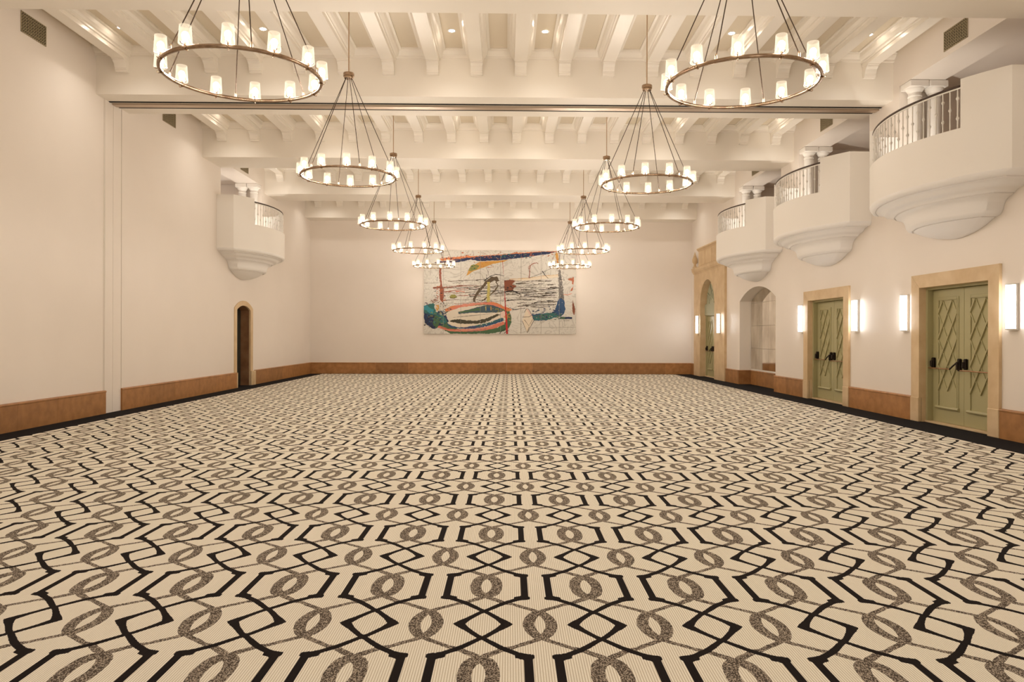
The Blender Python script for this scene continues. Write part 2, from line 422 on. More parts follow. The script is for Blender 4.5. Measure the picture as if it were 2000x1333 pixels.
def joist_mesh(y0, y1):
    mb = MB()
    half = [(.11,6.37),(.11,6.44),(.132,6.445),(.132,6.475),(.16,6.49),(.188,6.53),(.20,6.572),(.205,6.588),(.2425,6.592),(.2425,HC-.001)]
    prof = [(-a, b) for a, b in reversed(half)] + half
    mb.prism(prof, lambda a, b, t: (a, t, b), y0+0.001, y1-0.001)
    corb = [(0,6.165),(.065,6.165),(.07,6.19),(.085,6.195),(.09,6.235),(.12,6.30),(.17,6.335),(.172,6.352),(.21,6.355),(.21,6.372),(0,6.372)]
    mb.prism([(y1-0.001-a, b) for a, b in corb], lambda a, b, t: (t, a, b), -.105, .105)
    mb.prism([(y0+0.001+a, b) for a, b in corb], lambda a, b, t: (t, a, b), -.105, .105)
    return mb.mesh('joist', M['ceil'])
for y0, y1 in BAYS:
    me = joist_mesh(y0, y1)
    for x in JX:
        o = bpy.data.objects.new('joist', me); C.objects.link(o); o.parent = ceiling; o.location = (x, 0, 0)
# ---- partition track under the second beam
tr = empty('partition_track', (0, 13.70, HB-0.03))
tag(tr, 'metal folding-partition track with two dark slots under the cross beam', 'track')
def tb(name, m, y0, y1, z0, z1, x0=XL+0.004, x1=XR-0.004):
    b = MB(); b.bbox((x0, y0-13.70, z0-HB+0.03), (x1, y1-13.70, z1-HB+0.03), 0.003); return b.build(name, m, tr)
tb('channel', M['steel'], 13.605, 13.765, HB-0.032, HB-0.002, XL+0.02)
tb('channel_lip', M['slot'], 13.765, 13.785, HB-0.022, HB-0.002, XL+0.02)
tb('slot', M['slot'], 13.502, 13.552, HB-0.010, HB-0.001)
tb('slot', M['slot'], 13.835, 13.888, HB-0.010, HB-0.001)

# ---- left pilaster panel where the partition parks
mb = MB()
for a0, a1, t in ((13.385, 13.655, 0.012), (13.665, 13.945, 0.012)): mb.box(WL(a0, 0.0, 0.0005), WL(a1, HB-0.002, t))
mb.box(WL(13.36, 0, 0.0005), WL(13.378, HB-0.002, 0.008)); mb.box(WL(13.952, 0, 0.0005), WL(13.97, HB-0.002, 0.02))
o = mb.build('trim_1', M['wall']); tag(o, 'flush painted pilaster strip interrupting the left baseboard', 'trim', kind='structure')

# ---- baseboards
BP = [(0.001,0.0),(0.042,0.0),(0.042,0.385),(0.050,0.390),(0.052,0.408),(0.046,0.420),(0.036,BASE),(0.001,BASE)]
def runs(name, label, segs):
    mb = MB(); tones = []
    for fn, a0, a1 in segs:
        s = 1 if a1 > a0 else -1; a = a0
        while (a1-a)*s > 0.02:
            ln = R.uniform(0.95, 1.35); e = a+s*ln
            if (a1-e)*s < 0.35: e = a1
            nf = len(mb.f)
            mb.prism([(p, q) for p, q in BP], lambda p, q, t, fn=fn: fn(t, q, p), a+s*0.0012, e-s*0.0012)
            tn = R.uniform(0.84, 1.16); tones += [tn]*(len(mb.f)-nf); a = e
    me = bpy.data.meshes.new(name); me.from_pydata(mb.v, [], mb.f); me.materials.append(M['slab'])
    at = me.attributes.new('tone', 'FLOAT', 'FACE')
    for k, t in enumerate(tones): at.data[k].value = t
    o = bpy.data.objects.new(name, me); C.objects.link(o)
    tag(o, label, 'baseboard', kind='structure'); return o
runs('baseboard_left', 'tall brown stone baseboard along the left wall', [(WL, YF, 13.385), (WL, 13.945, 19.86), (WL, 21.315, YB-0.04)])
runs('baseboard_right', 'tall brown stone baseboard along the right wall', [(WR, YF, 10.20), (WR, 12.45, 14.72), (WR, 17.00, 18.85),
      (lambda a, b, t: (XR+ND-t, a, b), 18.87, 21.71), (lambda a, b, t: (a, NICHE[1]-t, b), XR-0.04, XR+ND-0.001), (WR, 21.76, 23.02), (WR, 26.80, YB-0.04)])
runs('baseboard_back', 'tall brown stone baseboard along the end wall', [(lambda a, b, t: (a, YB-t, b), XL+0.001, XR-0.001)])

# ================================================================== carpet
mb = MB(); mb.bbox((-6.82, YF+0.3, 0.0005), (6.38, 27.10, 0.006), 0.002)
o = mb.build('carpet', M['carpet']); tag(o, 'cream ballroom carpet with black strapwork and grey linked rings', 'carpet')

# ================================================================== doors
def door_leaf(parent, a0, a1, top, t, hinge_near):
    """one leaf: slab, moulded frame, raised diamond lattice, bolection sill"""
    mb = MB(); mb.bbox(WR(a0, 0.03, t), WR(a1, top, t-0.045), 0.003)
    leaf = mb.build('door_leaf', M['green'], parent)
    p0, p1, q0, q1 = a0+0.155, a1-0.155, 0.29, top-0.16
    mb = MB()
    for k, (w_, h_) in enumerate(((0.045, 0.010), (0.022, 0.018))):
        i0, i1, j0, j1 = p0-0.03+k*0.03, p1+0.03-k*0.03, q0, q1+0.03-k*0.03
        mb.bbox(WR(i0, j0, t), WR(i0+w_, j1, t+h_)); mb.bbox(WR(i1-w_, j0, t), WR(i1, j1, t+h_)); mb.bbox(WR(i0+w_, j1-w_, t), WR(i1-w_, j1, t+h_))
    mb.prism([(0,0.25),(0.03,0.255),(0.042,0.275),(0.03,0.30),(0,0.305)], lambda p, q, s_: WR(s_, q, t+p), p0-0.05, p1+0.05)
    mb.build('panel_moulding', M['green'], leaf)
    # basket-weave diamond lattice
    mb = MB(); ac = (p0+p1)/2; dy, dz = 0.125, 0.2125
    lo, hi, zb, zt = p0+0.03, p1-0.03, q0+0.06, q1-0.03
    def batten(ya, za, yb, zb_, h, wd=0.012):
        d = Vector((yb-ya, zb_-za)).normalized(); n = Vector((-d.y, d.x))*wd
        P = [(ya+n.x, za+n.y), (ya-n.x, za-n.y), (yb-n.x, zb_-n.y), (yb+n.x, zb_+n.y)]
        mb.prism(P, lambda a, b, s_: WR(a, b, s_), t+0.0005, t+h)
    rows = int((zt-zb)/dz)
    for r in range(rows):
        za, zc = zt-(r+1)*dz, zt-r*dz
        for c in (-2, -1, 0, 1):
            ya, yb = ac+c*dy, ac+(c+1)*dy
            if ya < lo-0.05 or yb > hi+0.05: continue
            if (c+r) % 2 == 0: batten(ya, za, yb, zc, 0.013, 0.009)
            else: batten(ya, zc, yb, za, 0.026, 0.013)
    mb.build('diamond_lattice', M['green'], leaf)
    # panic hardware
    mb = MB()
    def case(ac_, z0, z1, wd=0.028):
        mb.bbox(WR(ac_-wd, z0, t), WR(ac_+wd, z1, t+0.055), 0.012)
        mb.bbox(WR(ac_-wd*0.8, z0+0.02, t+0.05), WR(ac_+wd*0.8, z1-0.05, t+0.085), 0.012)
    near, far = a0, a1
    if hinge_near:   # leaf nearer the camera: case at the meeting stile (far edge)
        case(far-0.075, 0.93, 1.10); bar = [(far-0.03, 0.915), (near+0.05, 0.915)]
        case(near+0.07, 0.93, 1.10)
    else:
        case(far-0.06, 0.93, 1.10); case(near+0.07, 0.90, 1.10)
        bar = [(far-0.02, 0.925), (near+0.235, 0.925)]
        mb.tube([WR(near+0.235, 0.925, t+0.085), WR(near+0.16, 0.975, t+0.085), WR(near+0.085, 1.03, t+0.07)], 0.013)
    hw = mb.build('panic_device', M['iron'], leaf)
    mb = MB(); mb.tube([WR(bar[0][0], bar[0][1], t+0.085), WR(bar[1][0], bar[1][1], t+0.085)], 0.011, 10)
    mb.build('push_bar', M['bar'], leaf, 40)
    return leaf

def stone_door(name, a0, a1, top, label):
    d = empty(name, (0,0,0)); tag(d, label, 'door', kind='structure')
    mb = MB()
    O0, O1, OT = a0-0.235, a1+0.235, top+0.22
    U = [(O0,0),(O0,OT),(O1,OT),(O1,0),(a1,0),(a1,top),(a0,top),(a0,0)]
    # mitred surround: two legs and a head
    mb.prism([(O0,0.41),(O0,OT),(a0,top),(a0,0.41)], WR, 0.001, 0.045)
    mb.prism([(O1,0.41),(a1,0.41),(a1,top),(O1,OT)], WR, 0.001, 0.045)
    mb.prism([(O0+0.003,OT),(O1-0.003,OT),(a1-0.003,top),(a0+0.003,top)], WR, 0.001, 0.044)
    mb.strip([(a0,0),(a0,top),(a1,top),(a1,0)], WR, 0.001, -0.075, closed=False)
    mb.build('stone_surround', M['cream'], d)
    for c0, c1 in ((O0-0.01, a0+0.002), (a1-0.002, O1+0.01)):
        mb = MB(); mb.bbox(WR(c0, 0.0, 0.001), WR(c1, 0.412, 0.058), 0.008); mb.build('plinth_block', M['cream'], d)
    mb = MB()
    mb.prism([(a0,0),(a0,top),(a1,top),(a1,0),(a1-0.05,0),(a1-0.05,top-0.04),(a0+0.05,top-0.04),(a0+0.05,0)], WR, -0.075, -0.25)
    mb.build('door_frame', M['green'], d)
    mb = MB(); mb.bbox(WR(a0+0.01, 0.0, -0.05), WR(a1-0.01, 0.028, -0.26), 0.004); mb.build('threshold', M['cream'], d)
    mid = (a0+a1)/2
    door_leaf(d, a0+0.052, mid-0.003, top-0.045, -0.17, True)
    door_leaf(d, mid+0.003, a1-0.052, top-0.045, -0.17, False)
    mb = MB(); mb.plate(rect(a0-0.1, a1+0.1, 0, top+0.1), [], WR, -0.27); mb.build('backing', M['slot'], d)
    return d
stone_door('door_1', D3[0], D3[1], D3[2], 'sage green double doors in stone surround, nearest the camera')
stone_door('door_2', D2[0], D2[1], D2[2], 'sage green double doors in stone surround, between niche and nearest doors')

# ---- far portal with arched transom
d = empty('door_3', (0,0,0)); tag(d, 'tall stone portal with arched green transom at far end', 'door', kind='structure')
PT = 0.075
pa = arch(PC[0], PC[1], 0.0, 2.55, 3.43, 28)
mb = MB()
outer = rect(23.03, 26.78, 0.0, 3.76)
body = [(23.03,0),(23.03,3.76),(26.78,3.76),(26.78,0)] + [p for p in reversed(pa)]
mb.prism(body, WR, 0.001, PT)
mb.strip(pa, WR, 0.001, -0.25, closed=False)
mb.build('stone_surround', M['cream'], d)
mb = MB()
corn = [(0.001,3.74),(0.085,3.74),(0.09,3.78),(0.12,3.80),(0.15,3.86),(0.155,3.92),(0.16,3.95),(0.001,3.95)]
mb.prism(corn, lambda p, q, t: WR(t, q, p), 22.97, 26.84); mb.build('cornice', M['cream'], d)
mb = MB(); mb.bbox(WR(23.62, 3.951, 0.001), WR(26.19, 4.53, 0.065), 0.005)
for k in range(3): mb.bbox(WR(23.74+k*0.79, 4.0, 0.06), WR(24.49+k*0.79, 4.48, 0.074), 0.004)
mb.build('pediment_block', M['cream'], d)
mb = MB(); mb.prism([(0.001,4.53),(0.075,4.53),(0.085,4.56),(0.12,4.59),(0.125,4.63),(0.001,4.63)], lambda p, q, t: WR(t, q, p), 23.56, 26.25); mb.build('pediment_cap', M['cream'], d)
mb = MB(); a0, a1, top = PC[0], PC[1], 2.20
mb.prism([(a0,0),(a0,top),(a1,top),(a1,0),(a1-0.07,0),(a1-0.07,top-0.03),(a0+0.07,top-0.03),(a0+0.07,0)], WR, -0.13, -0.23); mb.build('door_frame', M['green'], d)
mb = MB(); mb.bbox(WR(a0+0.005, 2.20, -0.09), WR(a1-0.005, 2.56, -0.23), 0.006); mb.build('lintel_panel', M['greenpale'], d)
mb = MB(); mb.bbox(WR(a0+0.01, 0, -0.09), WR(a1-0.01, 0.028, -0.23), 0.004); mb.build('threshold', M['cream'], d)
mid = (a0+a1)/2
door_leaf(d, a0+0.072, mid-0.003, top-0.04, -0.17, True); door_leaf(d, mid+0.003, a1-0.072, top-0.04, -0.17, False)
ta = arch(a0+0.004, a1-0.004, 2.55, 2.5501, 3.426, 24)
mb = MB(); tl = arch(a0+0.004, a1-0.004, 2.555, 2.56, 3.425, 24); mb.prism(tl, WR, -0.16, -0.21)
for ang in (30, 60, 90, 120, 150):
    c_, s_ = math.cos(math.radians(ang)), math.sin(math.radians(ang))
    n_ = Vector((-s_, c_))*0.022
    P = [(mid+0.16*c_+n_.x, 2.60+0.16*s_+n_.y), (mid+0.16*c_-n_.x, 2.60+0.16*s_-n_.y), (mid+0.78*c_-n_.x, 2.60+0.78*s_-n_.y), (mid+0.78*c_+n_.x, 2.60+0.78*s_+n_.y)]
    mb.prism(P, WR, -0.159, -0.125)
mb.tube([WR(mid+0.5*math.cos(t), 2.60+0.5*math.sin(t), -0.152) for t in [PI*k/20 for k in range(21)]], 0.02)
mb.prism([(mid+0.17*math.cos(PI*k/12), 2.60+0.17*math.sin(PI*k/12)) for k in range(13)], WR, -0.159, -0.118)
mb.bbox(WR(a0+0.01, 2.555, -0.158), WR(a1-0.01, 2.605, -0.115), 0.006)
mb.build('transom', M['greenpale'], d)
mb = MB(); mb.plate(rect(24.0, 26.1, 0, 3.6), [], WR, -0.255); mb.build('backing', M['slot'], d)

# ---- left arched doorway
d = empty('door_4', (0,0,0)); tag(d, 'small arched doorway with thin cream stone trim and dark door', 'door', kind='structure')
mb = MB()
oa = arch(19.745, 21.175, 0.40, 2.20, 2.415, 18); ia = arch(LD[0], LD[1], 0.40, 2.15, 2.28, 18)
mb.prism(oa+list(reversed(ia)), WL, 0.001, 0.018)
mb.strip(arch(LD[0], LD[1], 0.0, 2.15, 2.28, 18), WL, 0.001, -0.03, closed=False)
mb.build('stone_trim', M['cream'], d)
mb = MB(); mb.strip(arch(LD[0], LD[1], 0.0, 2.15, 2.28, 18), WL, -0.03, -0.29, closed=False); mb.build('stone_reveal', M['reveal'], d)
for c0, c1 in ((20.985, 21.10), (21.10, 21.20), (21.20, 21.31)):
    mb = MB(); mb.bbox(WL(c0, 0, 0.001), WL(c1, 0.41, 0.05 if c0 < 21.1 else 0.062), 0.006); mb.build('plinth_block', M['cream'], d)
mb = MB(); mb.bbox(WL(19.862, 0, 0.001), WL(19.925, 0.415, 0.05), 0.006); mb.build('plinth_block', M['cream'], d)
mb = MB(); mb.prism(arch(LD[0]+0.01, LD[1]-0.01, 0.01, 2.145, 2.275, 14), WL, -0.27, -0.32)
for q0, q1 in ((0.2, 1.0), (1.12, 2.0)): mb.bbox(WL(20.05, q0, -0.27), WL(20.86, q1, -0.255), 0.01)
leaf = mb.build('door_leaf', M['darkgreen'], d)
mb = MB(); mb.bbox(WL(20.06, 0.95, -0.256), WL(20.11, 1.17, -0.215), 0.01); mb.tube([WL(20.085, 1.03, -0.22), WL(20.085, 1.03, -0.16), WL(20.20, 1.03, -0.155)], 0.011); mb.build('handle', M['iron'], leaf)

# ================================================================== niche mirror
mr = empty('mirror_wall', (XR+ND, (NICHE[0]+NICHE[1])/2, BASE+0.03)); tag(mr, 'antiqued mirror panels filling the arched niche', 'mirror')
zs = [0.47, 1.09, 1.76, 2.44, 2.86]; ys = [18.86, 19.56, 20.31, 21.06, 21.75]
for k in range(4):
    for q in range(4):
        mb = MB()
        y0, y1, z0, z1 = ys[q]+0.003, ys[q+1]-0.003, zs[k]+0.003, zs[k+1]-0.003
        if k < 3: poly = rect(y0, y1, z0, z1)
        else:
            A = arch(NICHE[0]+0.01, NICHE[1]-0.01, z0, 2.50, 2.85, 40)
            tops = [p for p in A if y0 < p[0] < y1 and p[1] > z0+0.1]
            def zat(y):
                for (ya, za), (yb, zb_) in zip(A, A[1:]):
                    if ya <= y <= yb and yb > ya: return za+(zb_-za)*(y-ya)/(yb-ya)
                return 2.48
            poly = [(y0, z0), (y0, zat(y0))]+tops+[(y1, zat(y1)), (y1, z0)]
        mb.prism(poly, lambda a, b, t: (-t, a-(NICHE[0]+NICHE[1])/2, b-BASE-0.03), 0.002, 0.012)
        mb.build('mirror_panel', M['mirror'], mr)
mb = MB(); mb.bbox((-0.03, -1.44, -0.029), (-0.003, 1.44, 0.012), 0.003); mb.build('mirror_ledge', M['white'], mr)

# ================================================================== balconies
def arc_pts(a, L_, s, n):
    rad = (L_*L_+s*s)/(2*s); t0 = math.asin(L_/rad)
    return [(rad*math.sin(t), a+rad*math.cos(t)-(rad-s)) for t in [-t0+2*t0*k/n for k in range(n+1)]]
PA, PL, PS = 0.432, 1.80, 0.621
ZT, ZRAIL, ZPAR, ZLIP = 5.04, 4.965, 4.36, 3.69
NA = 48
ARC = arc_pts(PA, PL, PS, NA)
def plan(k, inset=0.0):
    """plan outline from the wall round the front and back, scaled about the wall centre; (y, depth)"""
    pts = ARC if not inset else arc_pts(PA, PL-inset, PS-inset*0.6, NA)
    if inset: pts = [(y, d_-inset*0.4) for y, d_ in pts]
    return [(pts[0][0]*k, 0.003)]+[(y*k, d_*k) for y, d_ in pts]+[(pts[-1][0]*k, 0.003)]
def balcony(sgn, XW, yc, label):
    root = empty('balcony', (XW, yc, 2.98)); tag(root, label, 'balcony', 'curved white balconies')
    # local frame: x = out of the wall, y along, z from 2.98
    z_ = lambda z: z-2.98
    P = lambda y, d_, z: (sgn*d_, y, z_(z))
    i0, i1 = int(NA*0.157)+1, NA-int(NA*0.157)
    out, inn = plan(1.0), plan(1.0, 0.12)
    mb = MB()
    def wallband(o_, i_, z0, z1, top=lambda k: True, bottom=True, ends=(True, True)):
        n = len(o_)
        vs = [P(y, d_, z0) for y, d_ in o_]+[P(y, d_, z1) for y, d_ in o_]+[P(y, d_, z0) for y, d_ in i_]+[P(y, d_, z1) for y, d_ in i_]
        fs = []
        for k in range(n-1):
            fs += [(k, k+1, n+k+1, n+k), (2*n+k, 3*n+k, 3*n+k+1, 2*n+k+1)]
            if top(k): fs.append((n+k, n+k+1, 3*n+k+1, 3*n+k))
            if bottom: fs.append((k, 2*n+k, 2*n+k+1, k+1))
        if ends[0]: fs.append((0, n, 3*n, 2*n))
        if ends[1]: fs.append((n-1, 2*n+n-1, 3*n+n-1, n+n-1))
        mb.add(vs, fs)
    wallband(out, inn, ZLIP, ZPAR, top=lambda k: i0+1 <= k < i1+1)
    wallband(out[:i0+2], inn[:i0+2], ZPAR, ZT, bottom=False); wallband(out[i1+1:], inn[i1+1:], ZPAR, ZT, bottom=False)
    # floor slab of the balcony
    pl_ = plan(0.99); n = len(pl_)
    mb.add([P(y, d_, 3.97) for y, d_ in pl_], [tuple(range(n))])
    mb.build('parapet', M['balcony'], root, 20)
    # stepped corbel under it
    prof = [(1.0,ZLIP),(0.995,3.66),(0.975,3.625),(0.95,3.612),(0.93,3.61),(0.928,3.628),(0.915,3.628),(0.913,3.600),(0.87,3.592),(0.845,3.575),(0.825,3.545),(0.80,3.525),(0.765,3.515),(0.735,3.505),(0.71,3.485),(0.70,3.466),(0.698,3.485),(0.683,3.485),(0.681,3.456),
            (0.655,3.44),(0.622,3.42),(0.595,3.38),(0.578,3.33),(0.568,3.285),(0.56,3.245),(0.535,3.208),(0.495,3.192),(0.49,3.216),(0.474,3.216),(0.472,3.186),(0.43,3.155),(0.375,3.112),(0.30,3.07),(0.21,3.032),(0.11,3.005),(0.02,2.99)]
    mb = MB(); base = plan(1.0); n = len(base); vs = []; fs = []
    for k, z in prof:
        # the bowl rounds off towards its base
        for y, d_ in base:
            vs.append(P(y*k, max(0.003, d_*k), z))
    for r in range(len(prof)-1):
        for q in range(n-1): fs.append((r*n+q, r*n+q+1, (r+1)*n+q+1, (r+1)*n+q))
    fs.append(tuple((len(prof)-1)*n+q for q in range(n)))
    mb.add(vs, fs); mb.build('corbel', M['corbel'], root, 40)
    # railing: handrail, flat, balusters with knobs
    mid = [((a[0]+b[0])/2, (a[1]+b[1])/2) for a, b in zip(out[1:-1], inn[1:-1])]
    path = [P(y, d_, ZRAIL) for y, d_ in mid[i0:i1+1]]
    mb = MB(); mb.tube(path, 0.017, 8); mb.build('handrail', M['rail'], root, 60)
    mb = MB(); mb.tube([(x, y, z-0.03) for x, y, z in path], 0.012, 6); mb.build('rail_bar', M['white'], root, 60)
    # arc-length spacing
    cum = [0.0]
    for a, b in zip(path, path[1:]): cum.append(cum[-1]+(Vector(b)-Vector(a)).length)
    nb = 23; bms = []
    for kind in (0, 1):
        mb = MB(); h0, h1 = 0.0, ZRAIL-0.035-ZPAR
        kn = (0.16, 0.44) if kind == 0 else (0.30,)
        pr = [(0.009, h0)]
        for k in kn: pr += [(0.009, k-0.03), (0.013, k-0.022), (0.024, k), (0.013, k+0.022), (0.009, k+0.03)]
        pr += [(0.009, h1)]
        mb.lathe(pr, n=8); bms.append(mb.mesh('baluster', M['white'], 40))
    for k in range(nb):
        s_ = cum[-1]*(k+0.5)/nb; q = max(i for i, c in enumerate(cum[:-1]) if c <= s_)
        f = (s_-cum[q])/(cum[q+1]-cum[q]); p = Vector(path[q]).lerp(Vector(path[q+1]), f)
        o = bpy.data.objects.new('baluster', bms[k % 2]); C.objects.link(o); o.parent = root; o.location = (p.x, p.y, z_(ZPAR))
    return root
balcony(-1, XR, RB[0], 'curved white balcony above the nearest green double doors')
balcony(-1, XR, RB[1], 'curved white balcony above the second green double doors from the front')
balcony(-1, XR, RB[2], 'curved white balcony above the mirrored niche')
balcony(1, XL, LB, 'curved white balcony on the left wall above the arched doorway')

# columns lining the far jamb of every recess
def column(x, y, label):
    mb = MB()
    mb.bbox((-.15, -.15, 0), (.15, .15, .05), .006)
    mb.lathe([(.145,.05),(.15,.08),(.135,.105),(.12,.115),(.112,.13),(.112,1.72),(.102,1.74),(.118,1.75),(.118,1.765),(.104,1.775),(.104,1.82),(.12,1.835),(.135,1.865),(.15,1.885),(.15,1.90)], n=28)
    mb.bbox((-.165, -.165, 1.90), (.165, .165, 2.014), .01)
    o = mb.build('column', M['balcony'], None, 40); o.location = (x, y, OPZ[0]+0.003)
    tag(o, label, 'column', 'round columns in the balcony recesses')
where = ['above the nearest double doors', 'above the second double doors', 'above the mirrored niche']
for c, wh_ in zip(RB, where):
    column(XR+0.17, c+1.52, 'outer white column in the recess '+wh_)
    column(XR+0.515, c+1.52, 'inner white column in the recess '+wh_)
column(XL-0.17, LO[1]-0.18, 'outer white column in the left balcony recess')
column(XL-0.515, LO[1]-0.18, 'inner white column in the left balcony recess')

# ================================================================== urn on the portal cornice
mb = MB()
prof = [(.075,0),(.08,.03),(.06,.06),(.045,.09),(.05,.12),(.04,.14),(.055,.165),(.085,.21),(.098,.27),(.092,.33),(.07,.39),(.05,.43),(.058,.445),(.05,.46),(.035,.50),(.02,.55),(.012,.59),(0,.60)]
n = 32; vs = []; fs = []
for q, (r, z) in enumerate(prof):
    for k in range(n):
        a = 2*PI*k/n; g = 1+0.07*math.cos(8*(a+z*5))*(1 if .16 < z < .42 else 0)
        vs.append((r*g*math.cos(a), r*g*math.sin(a), z))
for q in range(len(prof)-1):
    for k in range(n): fs.append((q*n+k, q*n+(k+1) % n, (q+1)*n+(k+1) % n, (q+1)*n+k))
fs.append(tuple(range(n))[::-1]); mb.add(vs, fs)
o = mb.build('urn', M['cream'], None, 60); o.location = (XR-0.112, 26.52, 3.952)
tag(o, 'carved flame-topped stone urn on the portal cornice', 'urn')

# ================================================================== wall grilles
def grille(fn, sgn, XW, ya, label):
    root = empty('wall_vent', (XW, ya, 6.06)); tag(root, label, 'vent', 'ornate wall grilles')
    W_, H_ = 0.60, 0.32
    P = lambda a, b, t: (sgn*t, a, b)
    mb = MB(); mb.box(P(0.005, 0.005, 0.002), P(W_-0.005, H_-0.005, 0.004)); mb.build('void', M['ventback'], root)
    mb = MB()
    fr = 0.012
    for a0, a1, b0, b1 in ((0,W_,0,fr),(0,W_,H_-fr,H_),(0,fr,0,H_),(W_-fr,W_,0,H_)): mb.box(P(a0, b0, 0.002), P(a1, b1, 0.012))
    mb.build('frame', M['vent'], root)
    mb = MB(); st = 0.046
    # interlaced diagonal fretwork
    k = -H_
    while k < W_:
        for d_ in (1, -1):
            a0, b0, a1, b1 = (k, 0, k+H_, H_) if d_ == 1 else (k, H_, k+H_, 0)
            if a0 < fr: b0 += (fr-a0)*d_; a0 = fr
            if a1 > W_-fr: b1 -= (a1-W_+fr)*d_; a1 = W_-fr
            if a1-a0 > 0.01:
                n_ = 0.0055
                mb.prism([(a0, b0-n_), (a1, b1-n_), (a1, b1+n_), (a0, b0+n_)], P, 0.004, 0.009)
        k += st
    k = fr+0.045
    while k < W_-fr:
        mb.box(P(k-0.003, 0.05, 0.004), P(k+0.003, H_-0.05, 0.011)); k += 0.06
    for b in (0.048, H_-0.052): mb.box(P(0.04, b, 0.004), P(W_-0.04, b+0.006, 0.011))
    mb.build('fretwork', M['vent'], root)
ords = ['nearest the camera', 'in the second ceiling bay', 'above the balcony in the third ceiling bay']
for k, y in enumerate((11.085, 15.63, 20.19)): grille(WL, 1, XL, y, 'ornate rectangular grille high on the left wall, '+ords[k])
for k, y in enumerate((10.98, 15.56, 20.08)): grille(WR, -1, XR, y, 'ornate rectangular grille high on the right wall, '+(ords[k] if k < 2 else 'above the niche balcony'))

# ================================================================== wall sconces
def sconce(y, off, label):
    root = empty('wall_sconce', (XR-off, y, 1.545)); tag(root, label, 'sconce', 'white wall sconces beside the doors')
    P = lambda a, b, t: (-t, a, b)
    def shape(hw, dp, n=14):
        return [(-hw, 0.0)]+[(-hw*math.cos(PI*k/n)*1.0, 0.035+(dp-0.035)*math.sin(PI*k/n)) for k in range(n+1)]+[(hw, 0.0)]
    mb = MB(); mb.prism([(a, t) for a, t in shape(0.082, 0.098) if t > 0.03], lambda a, t, z: (-t-0.006, a, z), 0.022, 0.628); mb.build('diffuser', M['sconce'], root, 40)
    mb = MB(); mb.bbox(P(-0.086, 0.0215, 0.001), P(0.086, 0.6285, 0.0405), 0.003); mb.build('back_box', M['white'], root)
    for z0, z1 in ((0.0, 0.021), (0.629, 0.65)):
        mb = MB(); mb.prism(shape(0.090, 0.104), lambda a, t, z: (-t-0.006, a, z), z0, z1); mb.build('end_cap', M['white'], root, 40)
sconce(9.95, 0.0, 'white wall sconce on the near side of the nearest double doors')
sconce(12.66, 0.0, 'white wall sconce on the far side of the nearest double doors')
sconce(14.45, 0.0, 'white wall sconce on the near side of the second double doors')
sconce(17.12, 0.0, 'white wall sconce on the far side of the second double doors')
sconce(23.50, PT+0.001, 'white wall sconce on the near pier of the stone portal')
sconce(26.13, PT+0.001, 'white wall sconce on the far pier of the stone portal')

# ================================================================== chandeliers
ZR, ZH = 3.862, 5.36
def make_chandelier():
    root = empty('ring_chandelier', (0,0,ZR)); Rr = 0.706
    mb = MB(); n = 96; sec = [(-.012,-.015),(.012,-.015),(.015,-.012),(.015,.012),(.012,.015),(-.012,.015),(-.015,.012),(-.015,-.012)]
    vs = []; fs = []; k8 = len(sec)
    for k in range(n):
        a = 2*PI*k/n
        for r, z in sec: vs.append(((Rr+r)*math.cos(a), (Rr+r)*math.sin(a), z))
    for k in range(n):
        for q in range(k8): fs.append((k*k8+q, ((k+1) % n)*k8+q, ((k+1) % n)*k8+(q+1) % k8, k*k8+(q+1) % k8))
    mb.add(vs, fs); mb.build('ring', M['ring'], root, 50)
    zh = ZH-ZR
    mb = MB(); mb.lathe([(.066,0),(.07,.004),(.07,.028),(.082,.032),(.082,.078),(.078,.084),(.02,.088),(.012,.11)], (0,0,zh), 28); mb.build('hub', M['ring'], root, 40)
    mb = MB(); mb.tube([(0,0,zh+0.08), (0,0,HC-ZR-0.03)], 0.009, 10); mb.build('rod', M['rod'], root, 60)
    mb = MB(); mb.lathe([(.0,-.035),(.05,-.03),(.065,-.012),(.065,-.001)], (0,0,HC-ZR), 24); mb.build('canopy', M['rod'], root, 40)
    for k in range(6):
        a = math.radians(45+60*k); c, s_ = math.cos(a), math.sin(a)
        mb = MB(); mb.tube([(.05*c,.05*s_,zh+.002), ((Rr)*c,(Rr)*s_,.04)], 0.0052, 6); cb = mb.build('cable', M['cable'], root, 60)
        mb = MB(); mb.lathe([(.011,.0),(.011,.03),(.007,.045),(.005,.05)], (Rr*c, Rr*s_, .014), 10); mb.build('ferrule', M['rod'], cb, 40)
    # one lamp, then copies round the ring
    mb = MB(); mb.tube([(-.055,0,.035),(-.052,0,.024),(-.03,0,.020),(.03,0,.020),(.052,0,.024),(.055,0,.035)], .0045, 6)
    mb.tube([(0,0,.010),(0,0,.045)], .010, 10); mb.tube([(-.03,0,-.005),(-.022,0,-.02),(.022,0,-.02),(.03,0,-.005)], .005, 6); hold = mb.mesh('lamp_holder', M['ring'], 50)
    mb = MB(); mb.lathe([(.030,.026),(.056,.028),(.058,.031),(.0485,.182),(.0468,.182)], n=28, cap=False); sh = mb.mesh('lamp_shade', M['shade'], 60)
    mb = MB(); mb.lathe([(.009,.045),(.011,.06),(.024,.076),(.030,.095),(.026,.115),(.014,.128),(0,.133)], n=14, cap=True); bu = mb.mesh('bulb', M['bulb'], 60)
    for k in range(12):
        a = math.radians(30*k)
        o = bpy.data.objects.new('lamp_shade', sh); C.objects.link(o); o.parent = root; o.location = ((Rr+.006)*math.cos(a), (Rr+.006)*math.sin(a), 0.0); o.rotation_euler = (0,0,a)
        for nm, me in (('lamp_holder', hold), ('bulb', bu)):
            c = bpy.data.objects.new(nm, me); C.objects.link(c); c.parent = o
    return root
proto = make_chandelier()
